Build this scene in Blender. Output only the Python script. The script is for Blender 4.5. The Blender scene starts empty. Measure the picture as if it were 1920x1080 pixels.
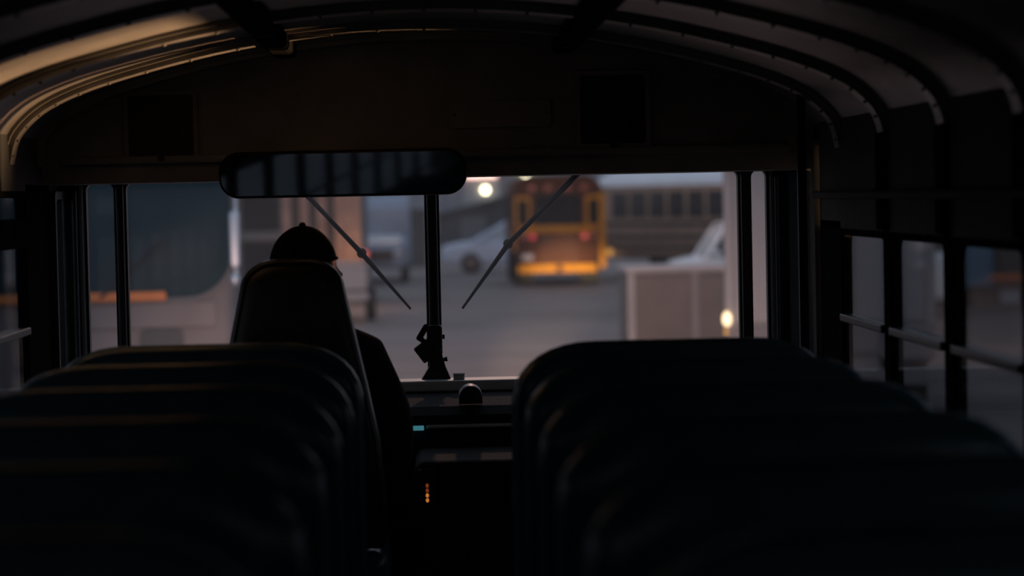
import bpy, bmesh, math, random
from mathutils import Vector, Matrix
random.seed(7)
C = bpy.context.scene.collection
SC = bpy.context.scene
PI = math.pi

# ------------------------------------------------------------------ camera
EYE = Vector((0.0, 0.0, 1.46))
FPX = 4700.0                                  # focal length for a 1920 px wide frame
YAW, PITCH, ROLL = math.radians(1.88), math.radians(2.13), math.radians(1.2)
fwd = Vector((math.sin(YAW) * math.cos(PITCH), math.cos(YAW) * math.cos(PITCH), -math.sin(PITCH)))
r0 = fwd.cross(Vector((0, 0, 1))).normalized()
u0 = r0.cross(fwd).normalized()
rgt = r0 * math.cos(ROLL) - u0 * math.sin(ROLL)
upv = u0 * math.cos(ROLL) + r0 * math.sin(ROLL)
cam_d = bpy.data.cameras.new('camera')
cam = bpy.data.objects.new('camera', cam_d)
C.objects.link(cam)
cam.matrix_world = Matrix(((rgt.x, upv.x, -fwd.x, EYE.x), (rgt.y, upv.y, -fwd.y, EYE.y), (rgt.z, upv.z, -fwd.z, EYE.z), (0, 0, 0, 1)))
cam_d.sensor_width = 36.0
cam_d.lens = 36.0 * FPX / 1920.0
cam_d.clip_start, cam_d.clip_end = 0.05, 1000
cam_d.dof.use_dof = True
cam_d.dof.focus_distance = 8.0
cam_d.dof.aperture_fstop = 2.4
SC.camera = cam


def at(px, py, Y):
    """the point of the view ray through (px, py) that lies Y metres ahead"""
    d = fwd + rgt * ((px - 960) / FPX) - upv * ((py - 540) / FPX)
    return EYE + d * (Y / d.y)


# ------------------------------------------------------------------ view transform and exposure
SC.view_settings.view_transform = 'Standard'
SC.view_settings.look = 'None'
SC.view_settings.exposure = 0.0
SC.view_settings.gamma = 1.0
SC.view_settings.use_curve_mapping = False

# ------------------------------------------------------------------ dusk sky
world = bpy.data.worlds.new('dusk_sky')
SC.world = world
world.use_nodes = True
nt = world.node_tree
nt.nodes.clear()
wo = nt.nodes.new('ShaderNodeOutputWorld')
bg = nt.nodes.new('ShaderNodeBackground')
tc = nt.nodes.new('ShaderNodeTexCoord')
sx = nt.nodes.new('ShaderNodeSeparateXYZ')
rp = nt.nodes.new('ShaderNodeValToRGB')
nt.links.new(tc.outputs['Generated'], sx.inputs[0])
nt.links.new(sx.outputs['Z'], rp.inputs[0])
nt.links.new(rp.outputs[0], bg.inputs[0])
nt.links.new(bg.outputs[0], wo.inputs[0])
e = rp.color_ramp.elements
e[0].position, e[0].color = 0.0, (0.36, 0.335, 0.37, 1)
e[1].position, e[1].color = 0.7, (0.27, 0.33, 0.43, 1)
k = rp.color_ramp.elements.new(0.18)
k.color = (0.33, 0.35, 0.42, 1)
bg.inputs[1].default_value = 1.12


def lamp(name, kind, loc, energy, color, target=None, size=0.05, angle=None, blend=0.5):
    d = bpy.data.lights.new(name, kind)
    d.energy, d.color = energy, color
    if kind in ('POINT', 'SPOT'):
        d.shadow_soft_size = size
    if angle:
        d.spot_size, d.spot_blend = math.radians(angle), blend
    o = bpy.data.objects.new(name, d)
    C.objects.link(o)
    o.location = loc
    if target is not None:
        o.rotation_euler = (Vector(target) - Vector(loc)).to_track_quat('-Z', 'Y').to_euler()
    return o


WARM = (1.0, 0.62, 0.36)
# headlights of the bus we sit in, and a narrow spot added to them
lamp('headlight_and_tape_spot', 'SPOT', (-0.8, 8.75, -0.15), 3500, (1.0, 0.62, 0.50), (-0.6, 40, -1.7), 0.08, 26, 1.0)
lamp('headlight_and_tape_spot', 'SPOT', (0.8, 8.75, -0.15), 7000, (1.0, 0.62, 0.50), (1.2, 40, -1.7), 0.08, 26, 1.0)
lamp('headlight_and_tape_spot', 'SPOT', (-0.8, 8.75, -0.10), 290000, (1.0, 0.74, 0.46), (3.6, 65, -1.05), 0.08, 3.3, 1.0)  # narrow spot added to brighten the rear tape in place of retroreflection
# unseen warm spot added low beside the door to light the front-left ceiling
lamp('added_ceiling_spot', 'SPOT', (5.6, 8.7, -0.12), 22000, (1.0, 0.52, 0.24), (-0.98, 6.55, 2.10), 0.06, 14, 1.0)
# unseen warm point light added above the yard to warm the ground
lamp('added_ground_light', 'POINT', (1.0, 31, 8.5), 1200, (1.0, 0.58, 0.42), None, 0.2)
# yard lamp by the timber-sided building
lamp('door_lamp', 'POINT', (-1.62, 55.15, 0.05), 24, (1.0, 0.50, 0.24), None, 0.08)


# ------------------------------------------------------------------ materials
def mat(name, col, rough=0.5, metal=0.0, spec=0.5, var=0.15, scale=8.0, bump=0.0, bscale=60.0, emit=None, estr=0.0, coat=0.0):
    m = bpy.data.materials.new(name)
    m.use_nodes = True
    n, l = m.node_tree.nodes, m.node_tree.links
    b = n['Principled BSDF']
    b.inputs['Roughness'].default_value = rough
    b.inputs['Metallic'].default_value = metal
    b.inputs['Specular IOR Level'].default_value = spec
    b.inputs['Coat Weight'].default_value = coat
    t = n.new('ShaderNodeTexCoord')
    if var > 0:
        ns = n.new('ShaderNodeTexNoise')
        ns.inputs['Scale'].default_value = scale
        ns.inputs['Detail'].default_value = 4
        l.new(t.outputs['Object'], ns.inputs['Vector'])
        r = n.new('ShaderNodeValToRGB')
        r.color_ramp.elements[0].position, r.color_ramp.elements[1].position = 0.3, 0.7
        r.color_ramp.elements[0].color = tuple(c * (1 - var) for c in col) + (1,)
        r.color_ramp.elements[1].color = tuple(min(1, c * (1 + var)) for c in col) + (1,)
        l.new(ns.outputs['Fac'], r.inputs[0])
        l.new(r.outputs[0], b.inputs['Base Color'])
    else:
        b.inputs['Base Color'].default_value = tuple(col) + (1,)
    if bump > 0:
        nb = n.new('ShaderNodeTexNoise')
        nb.inputs['Scale'].default_value = bscale
        nb.inputs['Detail'].default_value = 3
        l.new(t.outputs['Object'], nb.inputs['Vector'])
        bp = n.new('ShaderNodeBump')
        bp.inputs['Strength'].default_value = bump
        bp.inputs['Distance'].default_value = 0.01
        l.new(nb.outputs['Fac'], bp.inputs['Height'])
        l.new(bp.outputs[0], b.inputs['Normal'])
    if emit:
        b.inputs['Emission Color'].default_value = tuple(emit) + (1,)
        b.inputs['Emission Strength'].default_value = estr
    return m


def glass(name, tint, refl=0.06, haze=0.0, haze_col=(0.5, 0.5, 0.5)):
    m = bpy.data.materials.new(name)
    m.use_nodes = True
    n, l = m.node_tree.nodes, m.node_tree.links
    n.clear()
    out = n.new('ShaderNodeOutputMaterial')
    tr = n.new('ShaderNodeBsdfTransparent')
    tr.inputs[0].default_value = tuple(tint) + (1,)
    gl = n.new('ShaderNodeBsdfGlossy')
    gl.inputs['Roughness'].default_value = 0.04
    lw = n.new('ShaderNodeLayerWeight')
    lw.inputs['Blend'].default_value = 0.2
    mp = n.new('ShaderNodeMath')
    mp.operation = 'MULTIPLY_ADD'
    mp.inputs[1].default_value = 0.22
    mp.inputs[2].default_value = refl * 0.5
    l.new(lw.outputs['Fresnel'], mp.inputs[0])
    mx = n.new('ShaderNodeMixShader')
    l.new(mp.outputs[0], mx.inputs[0])
    l.new(tr.outputs[0], mx.inputs[1])
    l.new(gl.outputs[0], mx.inputs[2])
    last = mx
    if haze > 0:  # milky translucent veil in the glass imitates outdoor haze
        tl = n.new('ShaderNodeBsdfTranslucent')
        tl.inputs[0].default_value = tuple(haze_col) + (1,)
        tcn = n.new('ShaderNodeTexCoord')
        ns = n.new('ShaderNodeTexNoise')
        ns.inputs['Scale'].default_value = 3.0
        ns.inputs['Detail'].default_value = 5
        l.new(tcn.outputs['Object'], ns.inputs['Vector'])
        mm = n.new('ShaderNodeMath')
        mm.operation = 'MULTIPLY_ADD'
        mm.inputs[1].default_value = haze
        mm.inputs[2].default_value = haze * 0.5
        l.new(ns.outputs['Fac'], mm.inputs[0])
        m2 = n.new('ShaderNodeMixShader')
        l.new(mm.outputs[0], m2.inputs[0])
        l.new(mx.outputs[0], m2.inputs[1])
        l.new(tl.outputs[0], m2.inputs[2])
        last = m2
    l.new(last.outputs[0], out.inputs[0])
    return m


M = dict(
    ceil=mat('painted_ceiling_metal', (0.205, 0.198, 0.19), 0.38, 0.0, 0.5, 0.25, 4, 0.15, 25),
    bow=mat('ceiling_bow_metal', (0.26, 0.25, 0.24), 0.32, 0.0, 0.5, 0.2, 9),
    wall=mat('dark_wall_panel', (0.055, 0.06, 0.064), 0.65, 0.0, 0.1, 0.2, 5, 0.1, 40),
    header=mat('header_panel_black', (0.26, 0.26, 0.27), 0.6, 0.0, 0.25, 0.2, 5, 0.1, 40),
    floor=mat('ribbed_rubber_floor', (0.12, 0.12, 0.12), 0.7, 0, 0.3, 0.3, 6, 0.2, 30),
    strip=mat('black_trim', (0.01, 0.01, 0.011), 0.5, 0, 0.3, 0.0),
    striptrim=mat('matte_black_trim', (0.006, 0.006, 0.006), 0.95, 0, 0.02, 0.0),
    alu=mat('window_aluminium', (0.06, 0.066, 0.072), 0.38, 0.7, 0.5, 0.2, 20),
    gasket=mat('windshield_gasket', (0.01, 0.011, 0.013), 0.35, 0, 0.5, 0.0),
    vinyl=mat('dark_green_vinyl', (0.055, 0.115, 0.13), 0.22, 0, 0.6, 0.2, 14, 0.05, 120),
    vinyl_b=mat('black_seat_vinyl', (0.014, 0.017, 0.018), 0.3, 0, 0.5, 0.2, 14, 0.05, 120),
    piping=mat('vinyl_piping', (0.07, 0.125, 0.14), 0.3, 0, 0.5, 0.0),
    steel=mat('dark_steel', (0.03, 0.03, 0.032), 0.4, 0.6, 0.5, 0.1, 20),
    black=mat('black_plastic', (0.014, 0.014, 0.015), 0.45, 0, 0.4, 0.1, 20),
    dash=mat('dashboard_plastic', (0.012, 0.013, 0.014), 0.8, 0, 0.15, 0.2, 10, 0.15, 80),
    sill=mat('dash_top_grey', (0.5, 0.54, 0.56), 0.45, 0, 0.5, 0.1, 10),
    wiper=mat('wiper_black', (0.004, 0.004, 0.0045), 0.6, 0, 0.25, 0.0),
    louver=mat('dark_louver', (0.035, 0.036, 0.038), 0.7, 0, 0.2, 0.1, 3),
    pwin=mat('parked_bus_glass', (0.07, 0.07, 0.07), 0.2, 0, 0.5, 0.0),
    amberd=mat('amber_indicator_dim', (0.3, 0.08, 0.02), 0.4, emit=(1.0, 0.2, 0.04), estr=0.16),
    mirror=mat('mirror_glass', (0.36, 0.42, 0.44), 0.04, 1.0, 0.5, 0.0),
    glass_f=glass('windshield_glass', (0.95, 0.95, 0.95), 0.04, 0.045, (0.5, 0.5, 0.52)),
    glass_s=glass('tinted_side_glass', (0.60, 0.62, 0.63), 0.06),
    skin=mat('skin', (0.16, 0.075, 0.048), 0.5, 0, 0.4, 0.1, 20),
    shirt=mat('dark_rust_shirt', (0.055, 0.027, 0.024), 0.9, 0, 0.1, 0.25, 15, 0.3, 90),
    trousers=mat('dark_trousers', (0.015, 0.016, 0.022), 0.9, 0, 0.1, 0.2, 15, 0.3, 90),
    cap=mat('dark_knit_cap', (0.012, 0.012, 0.014), 0.95, 0, 0.1, 0.2, 30, 0.4, 200),
    eyewhite=mat('eye_white', (0.45, 0.42, 0.40), 0.3, 0, 0.4, 0.0),
    hair=mat('dark_hair', (0.010, 0.008, 0.007), 0.7, 0, 0.2, 0.3, 60, 0.5, 300),
    amber=mat('amber_indicator', (0.3, 0.1, 0.02), 0.4, emit=(1.0, 0.32, 0.05), estr=0.55),
    teal=mat('teal_display', (0.02, 0.1, 0.12), 0.3, emit=(0.10, 0.42, 0.5), estr=0.35),
    asphalt=mat('damp_asphalt', (0.222, 0.18, 0.168), 0.68, 0, 0.25, 0.25, 0.35, 0.2, 3),
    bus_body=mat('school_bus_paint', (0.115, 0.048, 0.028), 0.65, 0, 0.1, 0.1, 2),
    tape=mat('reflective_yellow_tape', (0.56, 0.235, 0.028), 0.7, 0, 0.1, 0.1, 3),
    bus_dark=mat('bus_window_glass', (0.022, 0.02, 0.019), 0.6, 0, 0.06, 0.0),
    rubber=mat('tyre_rubber', (0.035, 0.033, 0.032), 0.8, 0, 0.2, 0.2, 10),
    hub=mat('wheel_hub_grey', (0.08, 0.08, 0.08), 0.4, 0.5),
    red=mat('red_lamp', (0.4, 0.02, 0.02), 0.3, emit=(1.0, 0.05, 0.06), estr=0.5),
    redoff=mat('red_lens_unlit', (0.35, 0.05, 0.03), 0.3),
    amberl=mat('amber_side_lamp', (0.6, 0.3, 0.05), 0.3, emit=(1.0, 0.5, 0.12), estr=0.45),
    plate=mat('number_plate_blue', (0.2, 0.2, 0.3), 0.4),
    tan_bus=mat('parked_bus_paint', (0.42, 0.29, 0.21), 0.5, 0, 0.4, 0.1, 2),
    tan_dark=mat('rub_rail_dark', (0.09, 0.065, 0.055), 0.5),
    white_roof=mat('white_bus_roof', (0.82, 0.86, 0.9), 0.3, 0, 0.5, 0.05, 2),
    pale=mat('pale_truck_panel', (0.36, 0.35, 0.36), 0.5, 0, 0.4, 0.06, 1.5),
    pale2=mat('pale_truck_panel_lower', (0.27, 0.25, 0.255), 0.75, 0, 0.15, 0.06, 1.5),
    contain=mat('container_panel', (0.155, 0.14, 0.133), 0.6, 0, 0.3, 0.1, 2),
    contain_rim=mat('container_rim', (0.40, 0.39, 0.40), 0.75, 0, 0.1, 0.05, 2),
    wcar=mat('white_car_paint', (0.88, 0.89, 0.92), 0.25, 0, 0.5, 0.03, 2, coat=0.5),
    bcar=mat('pale_blue_car_paint', (0.52, 0.61, 0.74), 0.45, 0, 0.4, 0.05, 2),
    bvan=mat('blue_grey_van_paint', (0.28, 0.34, 0.43), 0.45, 0, 0.4, 0.05, 2),
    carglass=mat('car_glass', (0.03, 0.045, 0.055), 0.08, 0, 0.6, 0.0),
    skyglass=mat('sky_painted_glass', (0.36, 0.44, 0.52), 0.3, 0, 0.6, 0.0),  # pale blue base colour imitates the sky reflected in the glass
    chrome=mat('chrome', (0.62, 0.70, 0.80), 0.5, 1.0, 0.5, 0.0),
    tbody=mat('pale_bus_panel', (0.21, 0.19, 0.195), 0.6, 0, 0.3, 0.1, 2),
    tglass=mat('dark_bus_windshield', (0.014, 0.042, 0.056), 0.35, 0, 0.1, 0.15, 1.2),
    orange=mat('orange_stripe', (0.75, 0.24, 0.07), 0.5, 0, 0.3, 0.1, 3),
    lens=mat('headlamp_lens', (0.7, 0.7, 0.72), 0.15, 0.2),
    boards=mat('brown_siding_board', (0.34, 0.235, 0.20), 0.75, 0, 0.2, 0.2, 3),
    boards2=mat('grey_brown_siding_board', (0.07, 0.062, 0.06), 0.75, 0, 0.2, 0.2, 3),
    greywall=mat('grey_building_wall', (0.16, 0.165, 0.17), 0.7, 0, 0.2, 0.1, 1),
    darkwall=mat('dark_shed_wall', (0.095, 0.098, 0.10), 0.7, 0, 0.2, 0.1, 1),
    bluegrey=mat('warehouse_panel', (0.34, 0.36, 0.40), 0.6, 0, 0.3, 0.12, 0.5),
    bluegrey2=mat('warehouse_panel_darker', (0.25, 0.265, 0.30), 0.6, 0, 0.3, 0.12, 0.5),
    bluedoor=mat('blue_door_paint', (0.13, 0.22, 0.33), 0.4, 0, 0.4, 0.05, 2),
    brownwall=mat('brown_building_wall', (0.14, 0.115, 0.105), 0.8, 0, 0.2, 0.12, 1.5),
    lampw=mat('lit_wall_lamp', (0.9, 0.85, 0.6), 0.4, emit=(1.0, 0.90, 0.58), estr=9.0),
    lampp=mat('lit_pink_tube', (0.9, 0.5, 0.4), 0.4, emit=(1.0, 0.62, 0.52), estr=3.2),
    lampo=mat('lit_marker_lamp', (0.9, 0.7, 0.4), 0.4, emit=(1.0, 0.72, 0.42), estr=2.6),
)


# ------------------------------------------------------------------ mesh helpers
def obj(name, bm, m, parent=None, smooth=False, loc=None):
    me = bpy.data.meshes.new(name)
    bmesh.ops.recalc_face_normals(bm, faces=bm.faces)
    bm.to_mesh(me)
    bm.free()
    me.materials.append(m)
    if smooth:
        me.polygons.foreach_set('use_smooth', [True] * len(me.polygons))
        try:
            me.set_sharp_from_angle(angle=math.radians(50))
        except Exception:
            pass
    o = bpy.data.objects.new(name, me)
    C.objects.link(o)
    if parent is not None:
        o.parent = parent
    if loc is not None:
        o.location = loc
    return o


def tag(o, label, cat, group=None, kind=None):
    o['label'], o['category'] = label, cat
    if group:
        o['group'] = group
    if kind:
        o['kind'] = kind
    return o


def thing(name, label, cat, loc=(0, 0, 0), rz=0.0, group=None, kind=None):
    o = bpy.data.objects.new(name, None)
    C.objects.link(o)
    o.location = loc
    o.rotation_euler = (0, 0, rz)
    return tag(o, label, cat, group, kind)


def dup(root, loc, label, group=None):
    def cp(o, parent):
        c = o.copy()
        C.objects.link(c)
        c.parent = parent
        for ch in list(o.children):
            cp(ch, c)
        return c
    r = cp(root, None)
    r.location = loc
    r['label'] = label
    if group:
        r['group'] = group
    return r


def box(x0, x1, y0, y1, z0, z1, bev=0.0, seg=2, bm=None):
    b = bmesh.new()
    bmesh.ops.create_cube(b, size=1.0)
    bmesh.ops.scale(b, vec=(x1 - x0, y1 - y0, z1 - z0), verts=b.verts)
    bmesh.ops.translate(b, vec=((x0 + x1) / 2, (y0 + y1) / 2, (z0 + z1) / 2), verts=b.verts)
    if bev > 0:
        bev = min(bev, 0.45 * min(abs(x1 - x0), abs(y1 - y0), abs(z1 - z0)))
        bmesh.ops.bevel(b, geom=list(b.edges), offset=bev, segments=seg, profile=0.5, affect='EDGES')
    return merge(bm, b)


def merge(bm, b):
    if bm is None:
        return b
    tmp = bpy.data.meshes.new('tmp')
    b.to_mesh(tmp)
    b.free()
    bm.from_mesh(tmp)
    bpy.data.meshes.remove(tmp)
    return bm


def loft(rings, cap=True, closed=True, bm=None):
    bm = bm or bmesh.new()
    vs = [[bm.verts.new(p) for p in r] for r in rings]
    n = len(rings[0])
    for a, b in zip(vs, vs[1:]):
        for i in range(n if closed else n - 1):
            j = (i + 1) % n
            bm.faces.new((a[i], a[j], b[j], b[i]))
    if cap and closed:
        bm.faces.new(list(reversed(vs[0])))
        bm.faces.new(vs[-1])
    return bm


def tube(pts, r, seg=10, bm=None, closed=False):
    pts = [Vector(p) for p in pts]
    rs = r if isinstance(r, (list, tuple)) else [r] * len(pts)
    rings = []
    n = len(pts)
    ref = None
    for i, p in enumerate(pts):
        if closed:
            t = (pts[(i + 1) % n] - pts[i - 1]).normalized()
        else:
            t = (pts[min(i + 1, n - 1)] - pts[max(i - 1, 0)]).normalized()
        if ref is None:
            ref = t.orthogonal().normalized()
        ref = (ref - t * ref.dot(t)).normalized()
        b = t.cross(ref)
        rings.append([p + (ref * math.cos(2 * PI * k / seg) + b * math.sin(2 * PI * k / seg)) * rs[i] for k in range(seg)])
    if closed:
        return loft(rings + [rings[0]], cap=False, bm=bm)
    return loft(rings, bm=bm)


def rrect(w, h, r, n=6, cx=0.0, cz=0.0):
    """rounded rectangle outline; r is one radius or four (tr, tl, bl, br)"""
    rr = r if isinstance(r, (list, tuple)) else (r, r, r, r)
    pts = []
    for (sx_, sz_, a0, q) in ((1, 1, 0, rr[0]), (-1, 1, 90, rr[1]), (-1, -1, 180, rr[2]), (1, -1, 270, rr[3])):
        for i in range(n + 1):
            a = math.radians(a0 + 90 * i / n)
            pts.append((cx + sx_ * (w / 2 - q) + q * math.cos(a), cz + sz_ * (h / 2 - q) + q * math.sin(a)))
    return pts


def slab(poly, y0, y1, bev=0.0, axis='y'):
    """outline in x,z swept along y, its rim eased by bev"""
    def put(p, y):
        return (p[0], y, p[1]) if axis == 'y' else ((y, p[0], p[1]) if axis == 'x' else (p[0], p[1], y))
    cx = sum(p[0] for p in poly) / len(poly)
    cz = sum(p[1] for p in poly) / len(poly)
    xs = [p[0] for p in poly]
    zs = [p[1] for p in poly]
    w, h = max(xs) - min(xs), max(zs) - min(zs)
    fx, fz = 1 - 2 * bev / w, 1 - 2 * bev / h
    inn = [(cx + (p[0] - cx) * fx, cz + (p[1] - cz) * fz) for p in poly]
    fx2, fz2 = 1 - 0.6 * bev / w, 1 - 0.6 * bev / h
    inm = [(cx + (p[0] - cx) * fx2, cz + (p[1] - cz) * fz2) for p in poly]
    if bev <= 0:
        return loft([[put(p, y0) for p in poly], [put(p, y1) for p in poly]])
    s = 1 if y1 > y0 else -1
    return loft([[put(p, y0) for p in inn], [put(p, y0 + s * bev * 0.3) for p in inm], [put(p, y0 + s * bev) for p in poly],
                 [put(p, y1 - s * bev) for p in poly], [put(p, y1 - s * bev * 0.3) for p in inm], [put(p, y1) for p in inn]])


def ringframe(outer, inner, y0, y1, axis='y'):
    """a frame: outer outline with a hole of the same point count"""
    def put(p, y):
        return (p[0], y, p[1]) if axis == 'y' else (y, p[0], p[1])
    A = [put(p, y0) for p in outer]
    B = [put(p, y1) for p in outer]
    Cc = [put(p, y1) for p in inner]
    D = [put(p, y0) for p in inner]
    return loft([A, B, Cc, D, A], cap=False)


def cyl(c, r, d, axis='x', seg=20, bev=0.0):
    v = {'x': Vector((1, 0, 0)), 'y': Vector((0, 1, 0)), 'z': Vector((0, 0, 1))}[axis]
    c = Vector(c)
    if bev > 0:
        return tube([c - v * d / 2, c - v * (d / 2 - bev * 0.01), c - v * (d / 2 - bev), c + v * (d / 2 - bev), c + v * (d / 2 - bev * 0.01), c + v * d / 2],
                    [r - bev, r - bev, r, r, r - bev, r - bev], seg)
    return tube([c - v * d / 2, c + v * d / 2], r, seg)


def ball(c, rx, ry, rz, u=14, v=9, bm=None):
    b = bmesh.new()
    bmesh.ops.create_uvsphere(b, u_segments=u, v_segments=v, radius=1.0)
    bmesh.ops.scale(b, vec=(rx, ry, rz), verts=b.verts)
    bmesh.ops.translate(b, vec=c, verts=b.verts)
    return merge(bm, b)


GZ = -0.95                                   # the yard lies below the bus floor
YB, YF = -2.0, 8.2                           # back wall and windshield of the bus
XW = 1.2

# ================================================================== THE SETTING
# yard
b = bmesh.new()
bmesh.ops.create_grid(b, x_segments=60, y_segments=80, size=0.5)
bmesh.ops.scale(b, vec=(160, 260, 1), verts=b.verts)
bmesh.ops.translate(b, vec=(0, 90, GZ), verts=b.verts)
tag(obj('ground', b, M['asphalt']), 'damp grey asphalt yard in front of the bus', 'ground', kind='structure')
# bus floor
fl = tag(obj('floor', box(-XW, XW, YB, 8.1, -0.08, 0.0), M['floor']), 'black rubber floor of the bus aisle', 'floor', kind='structure')
for i in range(7):
    x = -0.12 + i * 0.04
    obj('floor_rib', box(x - 0.006, x + 0.006, YB + 0.1, 6.6, 0.0, 0.006), M['floor'], fl)

# ceiling: outer skin, pressed panels between bows
HALF = [(0, 1.96), (0.2, 1.953), (0.4, 1.933), (0.6, 1.899), (0.8, 1.851), (0.95, 1.807), (1.06, 1.762), (1.13, 1.715), (1.18, 1.655), (1.2, 1.58)]
def dense(P, n=3):
    out = []
    for i in range(len(P) - 1):
        p = [Vector(P[max(i - 1, 0)]), Vector(P[i]), Vector(P[i + 1]), Vector(P[min(i + 2, len(P) - 1)])]
        if i == 0:
            p[0] = Vector((-P[1][0], P[1][1]))
        for k_ in range(n):
            t = k_ / n
            q = 0.5 * (2 * p[1] + (p[2] - p[0]) * t + (2 * p[0] - 5 * p[1] + 4 * p[2] - p[3]) * t * t + (3 * p[1] - p[0] - 3 * p[2] + p[3]) * t ** 3)
            out.append((q.x, q.y))
    return out + [P[-1]]


HALF = dense(HALF)
ARC = [(-x, z) for x, z in reversed(HALF[1:])] + HALF


def arc_off(d):
    out = []
    for i, (x, z) in enumerate(ARC):
        a = Vector(ARC[max(i - 1, 0)])
        c = Vector(ARC[min(i + 1, len(ARC) - 1)])
        t = (c - a).normalized()
        nrm = Vector((t.y, -t.x))
        if nrm.y > 0:
            nrm = -nrm
        out.append((x + nrm.x * d, z + nrm.y * d))
    return out


def arc_strip(y0, y1, d0, d1):
    """curved strip that lies between offsets d0 and d1 under the roof line"""
    A, B = arc_off(d0), arc_off(d1)
    return loft([[(x, y0, z) for x, z in A], [(x, y0, z) for x, z in B], [(x, y1, z) for x, z in B], [(x, y1, z) for x, z in A], [(x, y0, z) for x, z in A]], closed=False)


cl = tag(obj('ceiling', arc_strip(YB, 8.3, -0.10, -0.02), M['ceil'], smooth=True), 'curved metal ceiling of the bus with pressed panels and bows', 'ceiling', kind='structure')
BOWS = [7.18, 6.46, 5.70, 4.945, 4.185, 3.425, 2.665, 1.905, 1.145, 0.385, -0.375, -1.135]
edges = [7.72] + BOWS + [YB]
for a, c in zip(edges, edges[1:]):
    obj('ceiling_panel', arc_strip(c + 0.045, a - 0.045, -0.02, -0.002), M['ceil'], cl, smooth=True)
for y in [7.70] + BOWS:
    obj('ceiling_bow', arc_strip(y - 0.04, y + 0.04, -0.02, 0.022), M['bow'], cl, smooth=True)
    # ribs pressed along the bow
    obj('bow_flange', arc_strip(y - 0.06, y - 0.0405, -0.02, 0.008), M['bow'], cl, smooth=True)
rv = bmesh.new()
for y in [7.70] + BOWS[:4]:
    P = arc_off(0.0235)
    P = P[::2]
    for (x0_, z0_), (x1_, z1_) in zip(P, P[1:]):
        for t in (0.5,):
            ball((x0_ + (x1_ - x0_) * t, y - 0.02, z0_ + (z1_ - z0_) * t), 0.006, 0.006, 0.004, 6, 4, rv)
ro = obj('rivets', rv, M['bow'], cl, smooth=True)
ro['kind'] = 'stuff'
for s, nm in ((-1, 'trim_1'), (1, 'trim_2')):
    b = box(s * 0.42 - 0.035, s * 0.42 + 0.035, 1.0, 7.6, 1.885, 1.934, 0.012)
    tag(obj(nm, b, M['striptrim']), 'long black trim strip along the ceiling, ' + ('driver' if s < 0 else 'door') + ' side', 'trim', kind='structure')

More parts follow.
